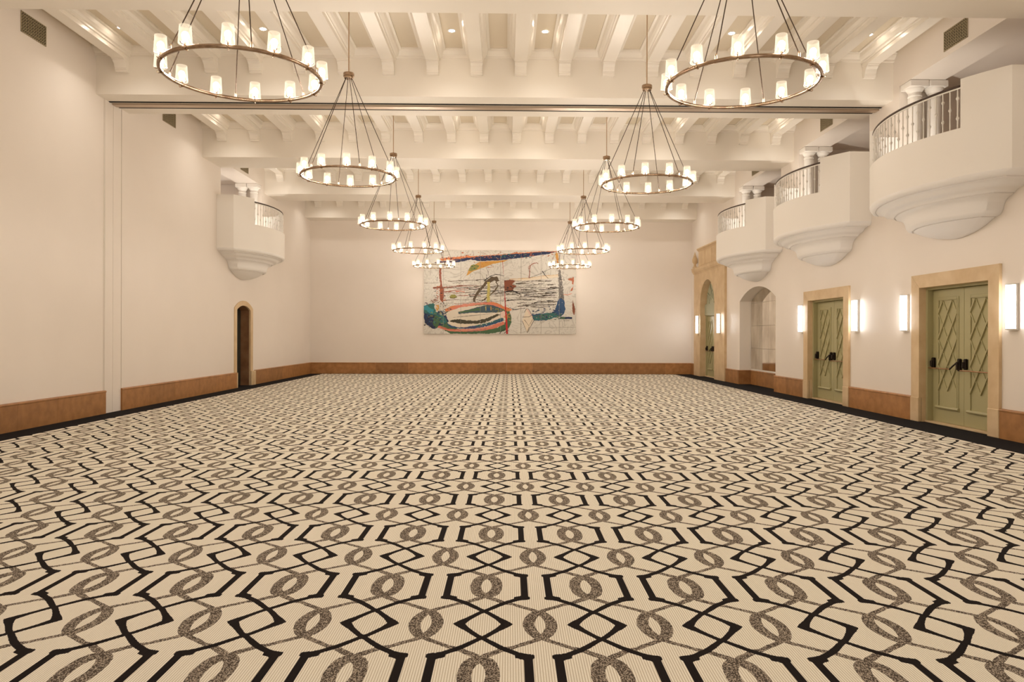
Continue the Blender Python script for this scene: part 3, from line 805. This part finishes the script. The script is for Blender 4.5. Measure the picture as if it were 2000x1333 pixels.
CH = [(-2.451,6.767,10.5),(2.256,6.871,9),(-2.393,11.034,10),(2.245,11.463,17),(-2.465,15.885,3),(2.243,16.028,1),(-2.490,20.629,20),(2.224,20.589,27),(-2.489,25.18,17),(2.247,25.163,3)]
nth = ['nearest', 'second', 'third', 'fourth', 'farthest']
for k, (x, y, ph) in enumerate(CH):
    o = proto if k == 0 else copy_tree(proto)
    o.location = (x, y, ZR); o.rotation_euler = (0, 0, math.radians(ph))
    tag(o, f"bronze ring chandelier of twelve glowing glass shades, {nth[k//2]} in the {'left' if k % 2 == 0 else 'right'} row", 'chandelier', 'ring chandeliers in two rows')

# ================================================================== downlights in the coffers
def downlight_meshes():
    mb = MB(); mb.lathe([(.052,-.004),(.075,-.006),(.078,-.001),(.052,-.001)], n=24, cap=False); t = mb.mesh('trim_ring', M['white'], 50)
    mb = MB(); mb.lathe([(0,-.003),(.05,-.003)], n=24, cap=False); g = mb.mesh('lens', M['spot'])
    return t, g
tmesh, gmesh = downlight_meshes()
bayn = ['nearest', 'second']
for b, y in enumerate((12.25, 16.86)):
    for k, x in enumerate((-6.48, -4.10, -0.92, 0.665, 3.845, 6.21)):
        r = empty('downlight', (x, y, HC-0.0005))
        tag(r, f"small recessed ceiling downlight in the {bayn[b]} bay, {['first','second','third','fourth','fifth','sixth'][k]} from the left", 'downlight', 'recessed downlights in the coffers')
        for nm, me in (('trim_ring', tmesh), ('lens', gmesh)):
            o = bpy.data.objects.new(nm, me); C.objects.link(o); o.parent = r

# ================================================================== the abstract painting on the end wall
PX0, PX1, PZ0, PZ1 = -3.079, 2.672, 1.511, 4.671
def canvas_mat():
    m = mat('gessoed_canvas', (0.70, 0.665, 0.60), 0.6, spec=0.3)
    nt = m.node_tree; b = nt.nodes['Principled BSDF']
    tc = nt.nodes.new('ShaderNodeTexCoord'); n = nt.nodes.new('ShaderNodeTexNoise'); n.inputs['Scale'].default_value = 1.2; n.inputs['Detail'].default_value = 5; n.inputs['Distortion'].default_value = 1.2
    nt.links.new(tc.outputs['Object'], n.inputs['Vector'])
    k = nt.nodes.new('ShaderNodeMath'); k.operation = 'MULTIPLY'; k.inputs[1].default_value = 11; nt.links.new(n.outputs['Fac'], k.inputs[0])
    f = nt.nodes.new('ShaderNodeMath'); f.operation = 'PINGPONG'; f.inputs[1].default_value = 0.5; nt.links.new(k.outputs[0], f.inputs[0])
    r = nt.nodes.new('ShaderNodeValToRGB'); r.color_ramp.elements[0].position = 0.02; r.color_ramp.elements[1].position = 0.16
    r.color_ramp.elements[0].color = (0.50, 0.47, 0.42, 1); r.color_ramp.elements[1].color = (0.66, 0.63, 0.57, 1)
    nt.links.new(f.outputs[0], r.inputs[0]); nt.links.new(r.outputs[0], b.inputs['Base Color'])
    return m
PAL = {'navy': (0.010, 0.022, 0.075), 'ink': (0.014, 0.012, 0.012), 'plum': (0.10, 0.055, 0.085), 'rust': (0.40, 0.105, 0.035), 'orange': (0.62, 0.20, 0.07), 'ochre': (0.56, 0.29, 0.06),
       'olive': (0.24, 0.23, 0.05), 'brick': (0.27, 0.065, 0.028), 'maroon': (0.20, 0.055, 0.022), 'red': (0.42, 0.012, 0.014), 'umber': (0.10, 0.068, 0.038), 'darkolive': (0.048, 0.042, 0.020),
       'yellow': (0.52, 0.43, 0.13), 'pink': (0.66, 0.28, 0.20), 'salmon': (0.62, 0.19, 0.12), 'green': (0.055, 0.125, 0.055), 'teal': (0.022, 0.125, 0.115), 'cyan': (0.03, 0.23, 0.28), 'slate': (0.050, 0.085, 0.105),
       'grey': (0.17, 0.15, 0.135), 'cream': (0.72, 0.62, 0.48), 'bone': (0.66, 0.59, 0.48), 'line': (0.055, 0.038, 0.026), 'seam': (0.25, 0.22, 0.18), 'blue': (0.018, 0.065, 0.16), 'pinkpale': (0.70, 0.52, 0.44)}
PN = list(PAL)
rp = random.Random(21)
mbp = MB(); lay = [0]
def pp(u, v, t): return (PX0+(u-828)/296.8*(PX1-PX0), YB-0.062-t, PZ1-(v-489)/164.3*(PZ1-PZ0))
def dab(col, pts, jag=0.5):
    out = []
    for (a, b), (c, d_) in zip(pts, pts[1:]+pts[:1]):
        L_ = math.hypot(c-a, d_-b); k = max(1, int(L_/2.2))
        for q in range(k):
            t = q/k; nx, ny = -(d_-b)/(L_+1e-6), (c-a)/(L_+1e-6); g = rp.uniform(-jag, jag)
            out.append((min(1124.6, max(828.2, a+(c-a)*t+nx*g)), min(653.1, max(489.2, b+(d_-b)*t+ny*g))))
    t = 0.0004+lay[0]*0.00006+rp.randrange(4)*0.00001
    tri = tessellate_polygon([[Vector((a, b, 0)) for a, b in out]])
    mbp.add([pp(a, b, t) for a, b in out], [tuple(f) for f in tri], 1+PN.index(col))
_dab = dab
def dab(col, pts, jag=0.5):
    lay[0] += 1; _dab(col, pts, jag)
def stroke(col, pts, w0, w1=None, jag=0.25, flat=False):
    """a brush line of varying width"""
    w1 = w0 if w1 is None else w1; L_, Rr_ = [], []
    for k, (a, b) in enumerate(pts):
        p, q = pts[max(0, k-1)], pts[min(len(pts)-1, k+1)]
        dx, dy = q[0]-p[0], q[1]-p[1]; n_ = math.hypot(dx, dy)+1e-6; w_ = (w0+(w1-w0)*k/max(1, len(pts)-1))/2
        L_.append((a-dy/n_*w_, b+dx/n_*w_)); Rr_.append((a+dy/n_*w_, b-dx/n_*w_))
    (_dab if flat else dab)(col, L_+Rr_[::-1], jag)
def speck(col, region, n, smin, smax, jag=0.4):
    u0, u1, v0, v1 = region; lay[0] += 1
    for _ in range(int(n*1.6)):
        a, b = rp.uniform(u0, u1), rp.uniform(v0, v1); s_ = rp.uniform(smin, smax)*1.25; t = rp.uniform(-0.5, 0.5)
        _dab(col, [(a-s_, b-t*0.5*s_), (a, b-0.35*s_), (a+s_, b+t*0.5*s_), (a, b+0.35*s_)], jag)
# rippling dark lines over the middle band
for k in range(120):
    v = rp.triangular(545, 608, 572); u = rp.uniform(860, 1070); ln = rp.uniform(12, 60)
    pts = [(u+ln*q/6, v-ln*q/6*rp.uniform(0.0, 0.07)+rp.uniform(-0.7, 0.7)) for q in range(7)]
    pts = [p for p in pts if p[0] < 1091]
    if len(pts) > 2: stroke(rp.choice(['line', 'line', 'umber', 'ink', 'seam']) if u > 905 else rp.choice(['maroon', 'brick', 'line', 'umber']), pts, rp.uniform(0.3, 1.5), rp.uniform(0.2, 0.9), flat=k % 8 > 0)
for k in range(40):
    v = rp.uniform(548, 604); u = rp.uniform(990, 1082); ln = rp.uniform(5, 26)
    stroke(rp.choice(['line', 'umber', 'ink']), [(u+ln*q/4, v-q*0.25+rp.uniform(-0.5, 0.5)) for q in range(5)], rp.uniform(0.5, 1.9), 0.5)
dab('cream', [(985,548.5),(1090,535.5),(1091,541),(1040,547),(986,550.5)], 0.3)
stroke('ochre', [(995,545.5),(1033,543),(1060,538.5),(1090,536)], 0.9, 0.5); stroke('seam', [(828.5,554),(845,553.6),(860,552.5)], 0.8, 0.4)
# the long blade across the top
dab('orange', [(859,505),(866,504.4),(878,503),(894,501.8),(914,500.2),(940,499.5),(961,497.8),(981,496.4),(1007,493.6),(1030,492.2),(1057,490.2),(1087,490.2),(1087,491.6),(1057,493),(1030,495),(981,500),(930,503),(894,507),(879,508.4),(862,510)], 0.6)
dab('plum', [(846,514),(854,511.5),(864,510.2),(881,509.5),(890,506.5),(913,503.2),(913,508),(904,509.9),(891,513.2),(870,513),(854,515)], 0.7)
dab('navy', [(905,505),(920,502.6),(930,501.2),(960.5,499),(981,497.6),(1007,495.2),(1030,494),(1057,491.3),(1086,491),(1070,495.6),(1050,498.2),(1030,501.6),(1018,503),(994,506),(977,508),(950,509.4),(933.5,509.7),(920,507.2),(893,512.8),(886,512)], 0.5)
speck('rust', (862, 1080, 492, 506), 40, 0.8, 2.6); speck('navy', (868, 930, 503, 510), 18, 0.8, 2.2); speck('teal', (975, 1040, 496, 504), 14, 0.8, 2.4); speck('bone', (930, 1060, 494, 505), 16, 0.5, 1.2)
dab('ochre', [(937,511),(960,510),(981,508.7),(994,506.7),(983,511.4),(960.5,516),(948,521),(937,525),(926,529),(918,534),(911,539.4),(914,529),(920,518.5),(928,516.2)], 0.4)
dab('olive', [(914.5,528.6),(921,517.8),(930,516.5),(936,519),(931,526),(920,530)], 0.8); speck('green', (916, 934, 517, 528), 9, 0.8, 2.2); speck('rust', (926, 965, 511, 523), 14, 0.6, 1.8)
# left mast
dab('brick', [(858,525),(862,525),(862,545),(863.5,560),(868,565),(866,587),(864,592),(859,585),(858.8,566),(860,556),(857.5,535)], 0.6)
stroke('maroon', [(846,563),(856,562.4),(875,562),(890,560.5),(905,559)], 3.0, 0.8, 0.5); speck('rust', (850, 872, 560, 592), 26, 0.7, 2.6); speck('ink', (846, 870, 566, 600), 16, 0.5, 1.8)
stroke('brick', [(868,571),(885,568.5),(897,566),(908,567)], 2.0, 0.8); stroke('salmon', [(890,570),(900,569),(908,571)], 2.2, 1.0); stroke('line', [(854.5,541),(853.4,548),(855,554)], 0.8, 0.4)
dab('olive', [(878,580),(882,575.8),(888,576),(893,580.5),(887,583),(880,583.6)], 0.5); stroke('umber', [(879,582.5),(886,583.5),(893,581)], 1.8, 0.8)
# tree-like figure
dab('umber', [(954,545),(958,541.5),(964,541),(969,540.5),(972,544),(976,549.5),(970,550.5),(966,549),(960,551.5),(955,553),(950,552),(946,549)], 1.4)
stroke('ink', [(945,549),(952,544),(960,538.5),(967,536.2),(975,536.5),(984,539)], 1.8, 0.6); stroke('line', [(949,523),(953,530),(953.6,537)], 0.7, 0.6); stroke('line', [(950,545),(950,536)], 0.9, 0.5)
stroke('umber', [(950,551),(945,558),(938,565),(932,574),(926,584),(926.5,590)], 5.0, 4.2, 0.7); stroke('umber', [(968,551),(973,558),(967,567),(958,576),(949,583),(940,589)], 2.4, 2.0, 0.5)
stroke('yellow', [(954,551),(954.5,562),(953.6,575),(953.6,592)], 5.0, 6.0, 0.6); speck('olive', (951, 957, 553, 590), 10, 0.6, 1.8)
# concentric oval
dab('green', [(868,612),(880,603),(905,595),(945,590.5),(967,591),(985,600),(994,606),(998,618),(998.6,630),(994,641),(985,648),(955,652.6),(880,652.8),(866,645),(858,638)], 0.6)
dab('bone', [(872,612),(884,604.5),(905,599),(945,596.5),(968,598),(984,607),(990,618),(987,630),(972,641),(940,645.5),(900,645.5),(877,636),(870,624)], 0.5)
dab('salmon', [(869,606),(880.6,599),(902,595.4),(930,591.8),(945,591.2),(963,590),(977,595),(986,600.4),(986,605),(975,601.5),(962,596.6),(945,595.4),(926,597.2),(900,601),(884,606),(871,610)], 0.6)
stroke('orange', [(870,607),(884,600),(890,598.6)], 5, 3); stroke('orange', [(958,592),(968,593.5),(978,598),(986,604)], 3.4, 3.4); stroke('pink', [(903,597.5),(930,594),(944,593)], 2.2, 2.2)
dab('slate', [(895,610),(915,605.5),(934,600),(952,596.4),(963,596.4),(977,602),(986,607.5),(984,609.5),(970,611),(941,611.6),(920,611.6),(896,614)], 0.5)
dab('green', [(896,610),(920,605.5),(935,602),(940,606),(920,609),(900,612)], 0.5); stroke('blue', [(951,604),(957,606)], 6, 4, 0.8); stroke('yellow', [(948.5,599),(949,607.5)], 2.0, 1.2); stroke('ochre', [(958.5,599),(959,607)], 2.0, 1.2); speck('olive', (962, 984, 602, 610), 10, 0.7, 2.0)
for k in range(5): stroke('seam', [(885+8*k,621-k),(910+8*k,619-k*0.9),(930+8*k,616-k*0.8)], 0.6, 0.4)
dab('darkolive', [(876,628),(884,626),(893,624.4),(912,626.5),(930,627),(945,624),(959,619),(971,614),(978,615),(963,622.4),(948.5,631),(930,633.2),(900,633.4),(888,631)], 0.8)
dab('cream', [(877,632),(886,630.8),(900,634.4),(920,634),(934,633),(925,636),(905,639.4),(895,639.4),(884,636)], 0.4); dab('cream', [(955,630),(965,623),(976,617.4),(981,617),(972,624),(962,629.6)], 0.5)
dab('blue', [(872,632),(884,637.5),(895,640.5),(908,640.2),(930,636.5),(948,632.5),(965,627),(982,620.6),(984.5,627),(965,634),(945,639.6),(925,643),(900,643.2),(880,640.5)], 0.5)
stroke('teal', [(930,637.6),(948,634),(966,629),(982,622.5)], 2.4, 2.4); stroke('plum', [(905,641.4),(925,641),(940,638.6)], 1.2, 0.8); speck('bone', (925, 970, 628, 640), 9, 0.5, 1.6)
dab('salmon', [(856,635),(867,640.5),(880,643.6),(900,644.2),(925,643.6),(945,640.2),(965,634.8),(983,628.4),(986,633.5),(967,642),(946,646.6),(925,648.4),(905,648.8),(880,648.4),(862,643.4),(854,640.4)], 0.5)
stroke('pink', [(890,646),(915,646.4),(940,643.8),(962,638)], 1.8, 1.8); stroke('brick', [(862,640.5),(880,644.5),(900,645.4)], 1.0, 0.6); stroke('plum', [(913,648),(930,646.4),(950,643)], 0.9, 0.6)
dab('pinkpale', [(977,611.5),(983,608),(990,612),(990,621),(980,621.6)], 0.6); dab('orange', [(985,599),(995,603),(1000,606),(994,608),(986,606.5)], 0.6); speck('ochre', (986, 997, 604, 628), 16, 0.8, 2.4); speck('brick', (988, 998, 603, 622), 8, 0.6, 1.6)
# teal mass on the left edge
dab('navy', [(828.2,605),(838,606),(850,608),(858,609),(870,608.6),(872,616),(876,629),(866,636),(857,638),(854,641.5),(848,644),(843,641),(836,636.5),(831,632),(828.3,622)], 0.9)
dab('teal', [(828.2,600),(834,596),(846,593),(850,596),(848,602),(853,610),(862,613),(870,620),(874,629),(866,634),(858,634),(855,626),(848,617),(836,615),(828.2,611)], 1.0)
dab('cyan', [(828.2,598),(834,595.6),(837,600),(842,603),(848,606),(845,614),(838,613),(832,606),(828.2,606)], 0.9); dab('green', [(848,617),(856,618.5),(860,630),(856,638),(851,642),(846,634)], 1.0)
speck('olive', (836, 866, 608, 634), 16, 0.8, 2.2); speck('cyan', (832, 868, 600, 632), 20, 0.7, 2.2); speck('navy', (830, 872, 610, 640), 20, 0.8, 2.6); speck('ink', (828.5, 850, 618, 642), 14, 0.8, 2.6)
speck('plum', (828.5, 838, 592, 600), 5, 0.8, 2.0); dab('ochre', [(851,597),(858,595.6),(857,606),(853,609)], 0.8); speck('bone', (852, 878, 596, 618), 22, 0.8, 2.4); speck('line', (856, 884, 590, 612), 26, 0.5, 1.8); speck('maroon', (838, 852, 583, 592), 10, 0.7, 2.0)
# brown block and red plumb line
dab('maroon', [(984,547.5),(995,546.5),(1007,548),(1003,551.5),(1000,555.5),(1008.5,558.3),(1003,563),(1001.7,567.8),(985,569)], 0.6)
speck('ink', (986, 1004, 548, 567), 10, 0.7, 2.2); stroke('ink', [(985.6,571.5),(992,568.6),(1001,568),(1007,570),(1011,572)], 2.6, 1.8, 0.5); stroke('line', [(1012,572),(1016,576),(1018,580)], 1.0, 0.7)
stroke('red', [(981,509.5),(982,520),(983,536)], 0.9, 0.4, 0.1); dab('red', [(984.9,566),(986.2,575),(988,600),(990.6,625),(992.4,652.8),(988.2,652.8),(987,622),(985.6,590)], 0.2)
stroke('ink', [(976,652),(981,646.5),(988,642)], 1.5, 0.8); stroke('ink', [(984,652),(990,647.5),(994.6,646)], 1.3, 0.8)
stroke('line', [(986,588.5),(1006,586.4),(1020,585),(1046,585.6)], 0.9, 1.0); stroke('ink', [(1000,605),(1008,605.4),(1016,603),(1026,602.4)], 1.4, 0.8); stroke('line', [(1020,597),(1050,595.4),(1086,594.6)], 1.1, 0.9); stroke('line', [(1040,599.8),(1056,600.6),(1074,598.6)], 1.3, 1.0); stroke('line', [(1022,579.6),(1050,579),(1084,576.8)], 1.0, 1.0)
# sweep on the right
dab('grey', [(1090,527),(1094,526.5),(1096,541),(1099.6,564),(1101,580),(1102,590),(1090,591),(1091,580),(1091,552)], 0.8); speck('ink', (1091, 1101, 530, 588), 26, 0.6, 1.8); speck('bone', (1090, 1100, 535, 585), 12, 0.5, 1.2)
dab('blue', [(1090.6,584),(1096,583),(1101.6,588),(1103,596),(1104.4,605),(1101,612),(1097,617.5),(1088,619.5),(1074,623.5),(1066,626.4),(1043,626.6),(1040,622),(1037.6,615),(1050,613),(1063,612.6),(1077,611.4),(1084,605),(1087.6,593)], 0.8)
dab('teal', [(1040,617.5),(1063,613),(1080,610.6),(1088,612),(1090,618),(1070,624.6),(1044,625.8)], 0.8); speck('green', (1042, 1096, 612, 625), 22, 0.8, 2.4); speck('navy', (1040, 1103, 598, 624), 30, 0.7, 2.4); speck('bone', (1046, 1100, 590, 622), 20, 0.5, 1.2); speck('plum', (1040, 1090, 612, 622), 10, 0.8, 2.0)
dab('navy', [(1092,623.4),(1095,619),(1108,619.2),(1116.6,619.4),(1117.4,621.2),(1116.6,623.2),(1104,623.4)], 0.25); dab('green', [(1093,623),(1095.6,619.4),(1104,619.6),(1103,622.8)], 0.4); stroke('line', [(1101,626.6),(1107,626.8),(1112,626.6)], 0.9, 0.5)
dab('ochre', [(1085,492),(1089.5,494),(1090,503),(1091,513),(1088,515),(1086,505),(1084,499)], 0.8); speck('rust', (1084, 1092, 494, 524), 12, 0.6, 1.8)
dab('rust', [(1108,545),(1112,543),(1117.6,543),(1118.6,540),(1120.4,542),(1120.8,548),(1119.6,556),(1117,554),(1116.8,548),(1112,547)], 0.4); dab('rust', [(1120,559),(1119,564),(1117,568),(1113.6,568),(1116,563)], 0.4); dab('maroon', [(1118.4,585.7),(1120.6,594),(1123.4,604),(1121.4,616.4),(1118.4,609),(1117.6,602)], 0.4); stroke('pink', [(1100,575),(1108,576),(1117,573)], 1.6, 1.0)
stroke('brick', [(1033,543),(1034,532),(1034,524),(1035,519),(1038,516),(1043,513.6),(1048,513),(1051,515)], 1.5, 1.2); stroke('brick', [(1032,526),(1031.4,521),(1034.6,518)], 0.9, 0.6)
stroke('ink', [(1058.6,529),(1064,537),(1070.6,543.6)], 1.5, 0.8, 0.15); stroke('line', [(1033,543),(1056,534),(1076,523.4)], 0.7, 0.6, 0.15)
# kite
dab('cream', [(1028,603.5),(1036,618),(1042,624.6),(1029.6,650.5),(1020,627.5)], 0.2); dab('pinkpale', [(1027,604),(1031,604),(1041,619.6),(1037,620)], 0.2)
for a in ([(1020,627.5),(1029.6,651),(1043,625.6)], [(1024,610),(1028,603.4),(1032,603.8),(1041,620)], [(1024,625),(1033,637),(1040,624)], [(1020,620),(1033,619.6),(1038,616)], [(1033.4,639),(1029.6,650)]): stroke('line', a, 0.8, 0.8, 0.12)
for u in (866, 900, 938, 977.5, 1017.5, 1056.6, 1092): stroke('seam', [(u, 489.4), (u, 570), (u, 652.8)], 0.55, 0.55, 0.03)
stroke('seam', [(1038,640.4),(1080,640),(1124,639.4)], 0.5, 0.5, 0.1)
mbp.box((PX0, YB-0.062, PZ0), (PX1, YB-0.004, PZ1), 0)
me = bpy.data.meshes.new('picture'); me.from_pydata(mbp.v, [], mbp.f)
for mm in [canvas_mat()]+[mat('oil_'+k, PAL[k], 0.45, spec=0.4) for k in PN]: me.materials.append(mm)
me.polygons.foreach_set('material_index', mbp.m)
o = bpy.data.objects.new('picture', me); C.objects.link(o); tag(o, 'wide abstract painting in blue, orange and cream on the end wall', 'painting')

# ================================================================== lamps of the part of the hall behind the viewpoint
for x in (-2.4, 2.25):
    for y in (2.2, -2.36, -6.5):
        l = bpy.data.lights.new('chandelier_light', 'POINT'); l.energy = 27; l.color = (1.0, 0.925, 0.85); l.shadow_soft_size = 0.7
        o = bpy.data.objects.new('chandelier_light', l); C.objects.link(o); o.location = (x, y, 3.95)

# the downlights' beams, in every bay of the hall
for y in (-6.1, -1.5, 3.1, 7.7, 12.25, 16.86, 21.4, 25.9):
    for x in (-6.48, -4.10, -0.92, 0.665, 3.845, 6.21):
        l = bpy.data.lights.new('downlight_beam', 'SPOT'); l.energy = 46 if y > 7 else 44; l.color = (1.0, 0.935, 0.85); l.spot_size = math.radians(125); l.spot_blend = 0.9; l.shadow_soft_size = 0.05
        o = bpy.data.objects.new('downlight_beam', l); C.objects.link(o); o.location = (x, y, HC-0.02)
# small uplights standing behind the balcony parapets, turned towards the columns
for sg, XW, ya in ((-1, XR, RB[0]+1.52), (-1, XR, RB[1]+1.52), (-1, XR, RB[2]+1.52), (1, XL, LO[1]-0.18)):
    l = bpy.data.lights.new('recess_uplight', 'SPOT'); l.energy = 62; l.color = (1.0, 0.91, 0.80); l.shadow_soft_size = 0.04; l.spot_size = math.radians(105); l.spot_blend = 0.8
    o = bpy.data.objects.new('recess_uplight', l); C.objects.link(o); o.location = (XW+sg*0.30, ya-0.55, 4.02)
    tgt = Vector((XW-sg*0.35, ya-0.35, 6.0)); o.rotation_euler = (tgt-Vector(o.location)).to_track_quat('-Z', 'Y').to_euler()
l = bpy.data.lights.new('recess_lamp', 'POINT'); l.energy = 16; l.color = (1.0, 0.96, 0.93); l.shadow_soft_size = 0.1
o = bpy.data.objects.new('recess_lamp', l); C.objects.link(o); o.location = (XL-1.1, 19.6, 4.3)

# ================================================================== camera
cam = bpy.data.cameras.new('camera'); cam.sensor_width = 36.0; cam.lens = 1410.27/2000*36
cam.shift_x = -(1009.5-1000)/2000; cam.shift_y = (656.14-666.5)/2000
cam.clip_start = 0.05; cam.clip_end = 200
co = bpy.data.objects.new('camera', cam); C.objects.link(co)
yaw, roll = 0.016, 0.0025
fwd = Vector((math.sin(yaw), math.cos(yaw), 0)); right = Vector((math.cos(yaw), -math.sin(yaw), 0)); up = Vector((0,0,1))
r2 = right*math.cos(roll)+up*math.sin(roll); u2 = up*math.cos(roll)-right*math.sin(roll)
mw = Matrix((( r2.x, u2.x, -fwd.x, 0.0), (r2.y, u2.y, -fwd.y, 0.0), (r2.z, u2.z, -fwd.z, 1.45), (0,0,0,1)))
co.matrix_world = mw
sc.camera = co
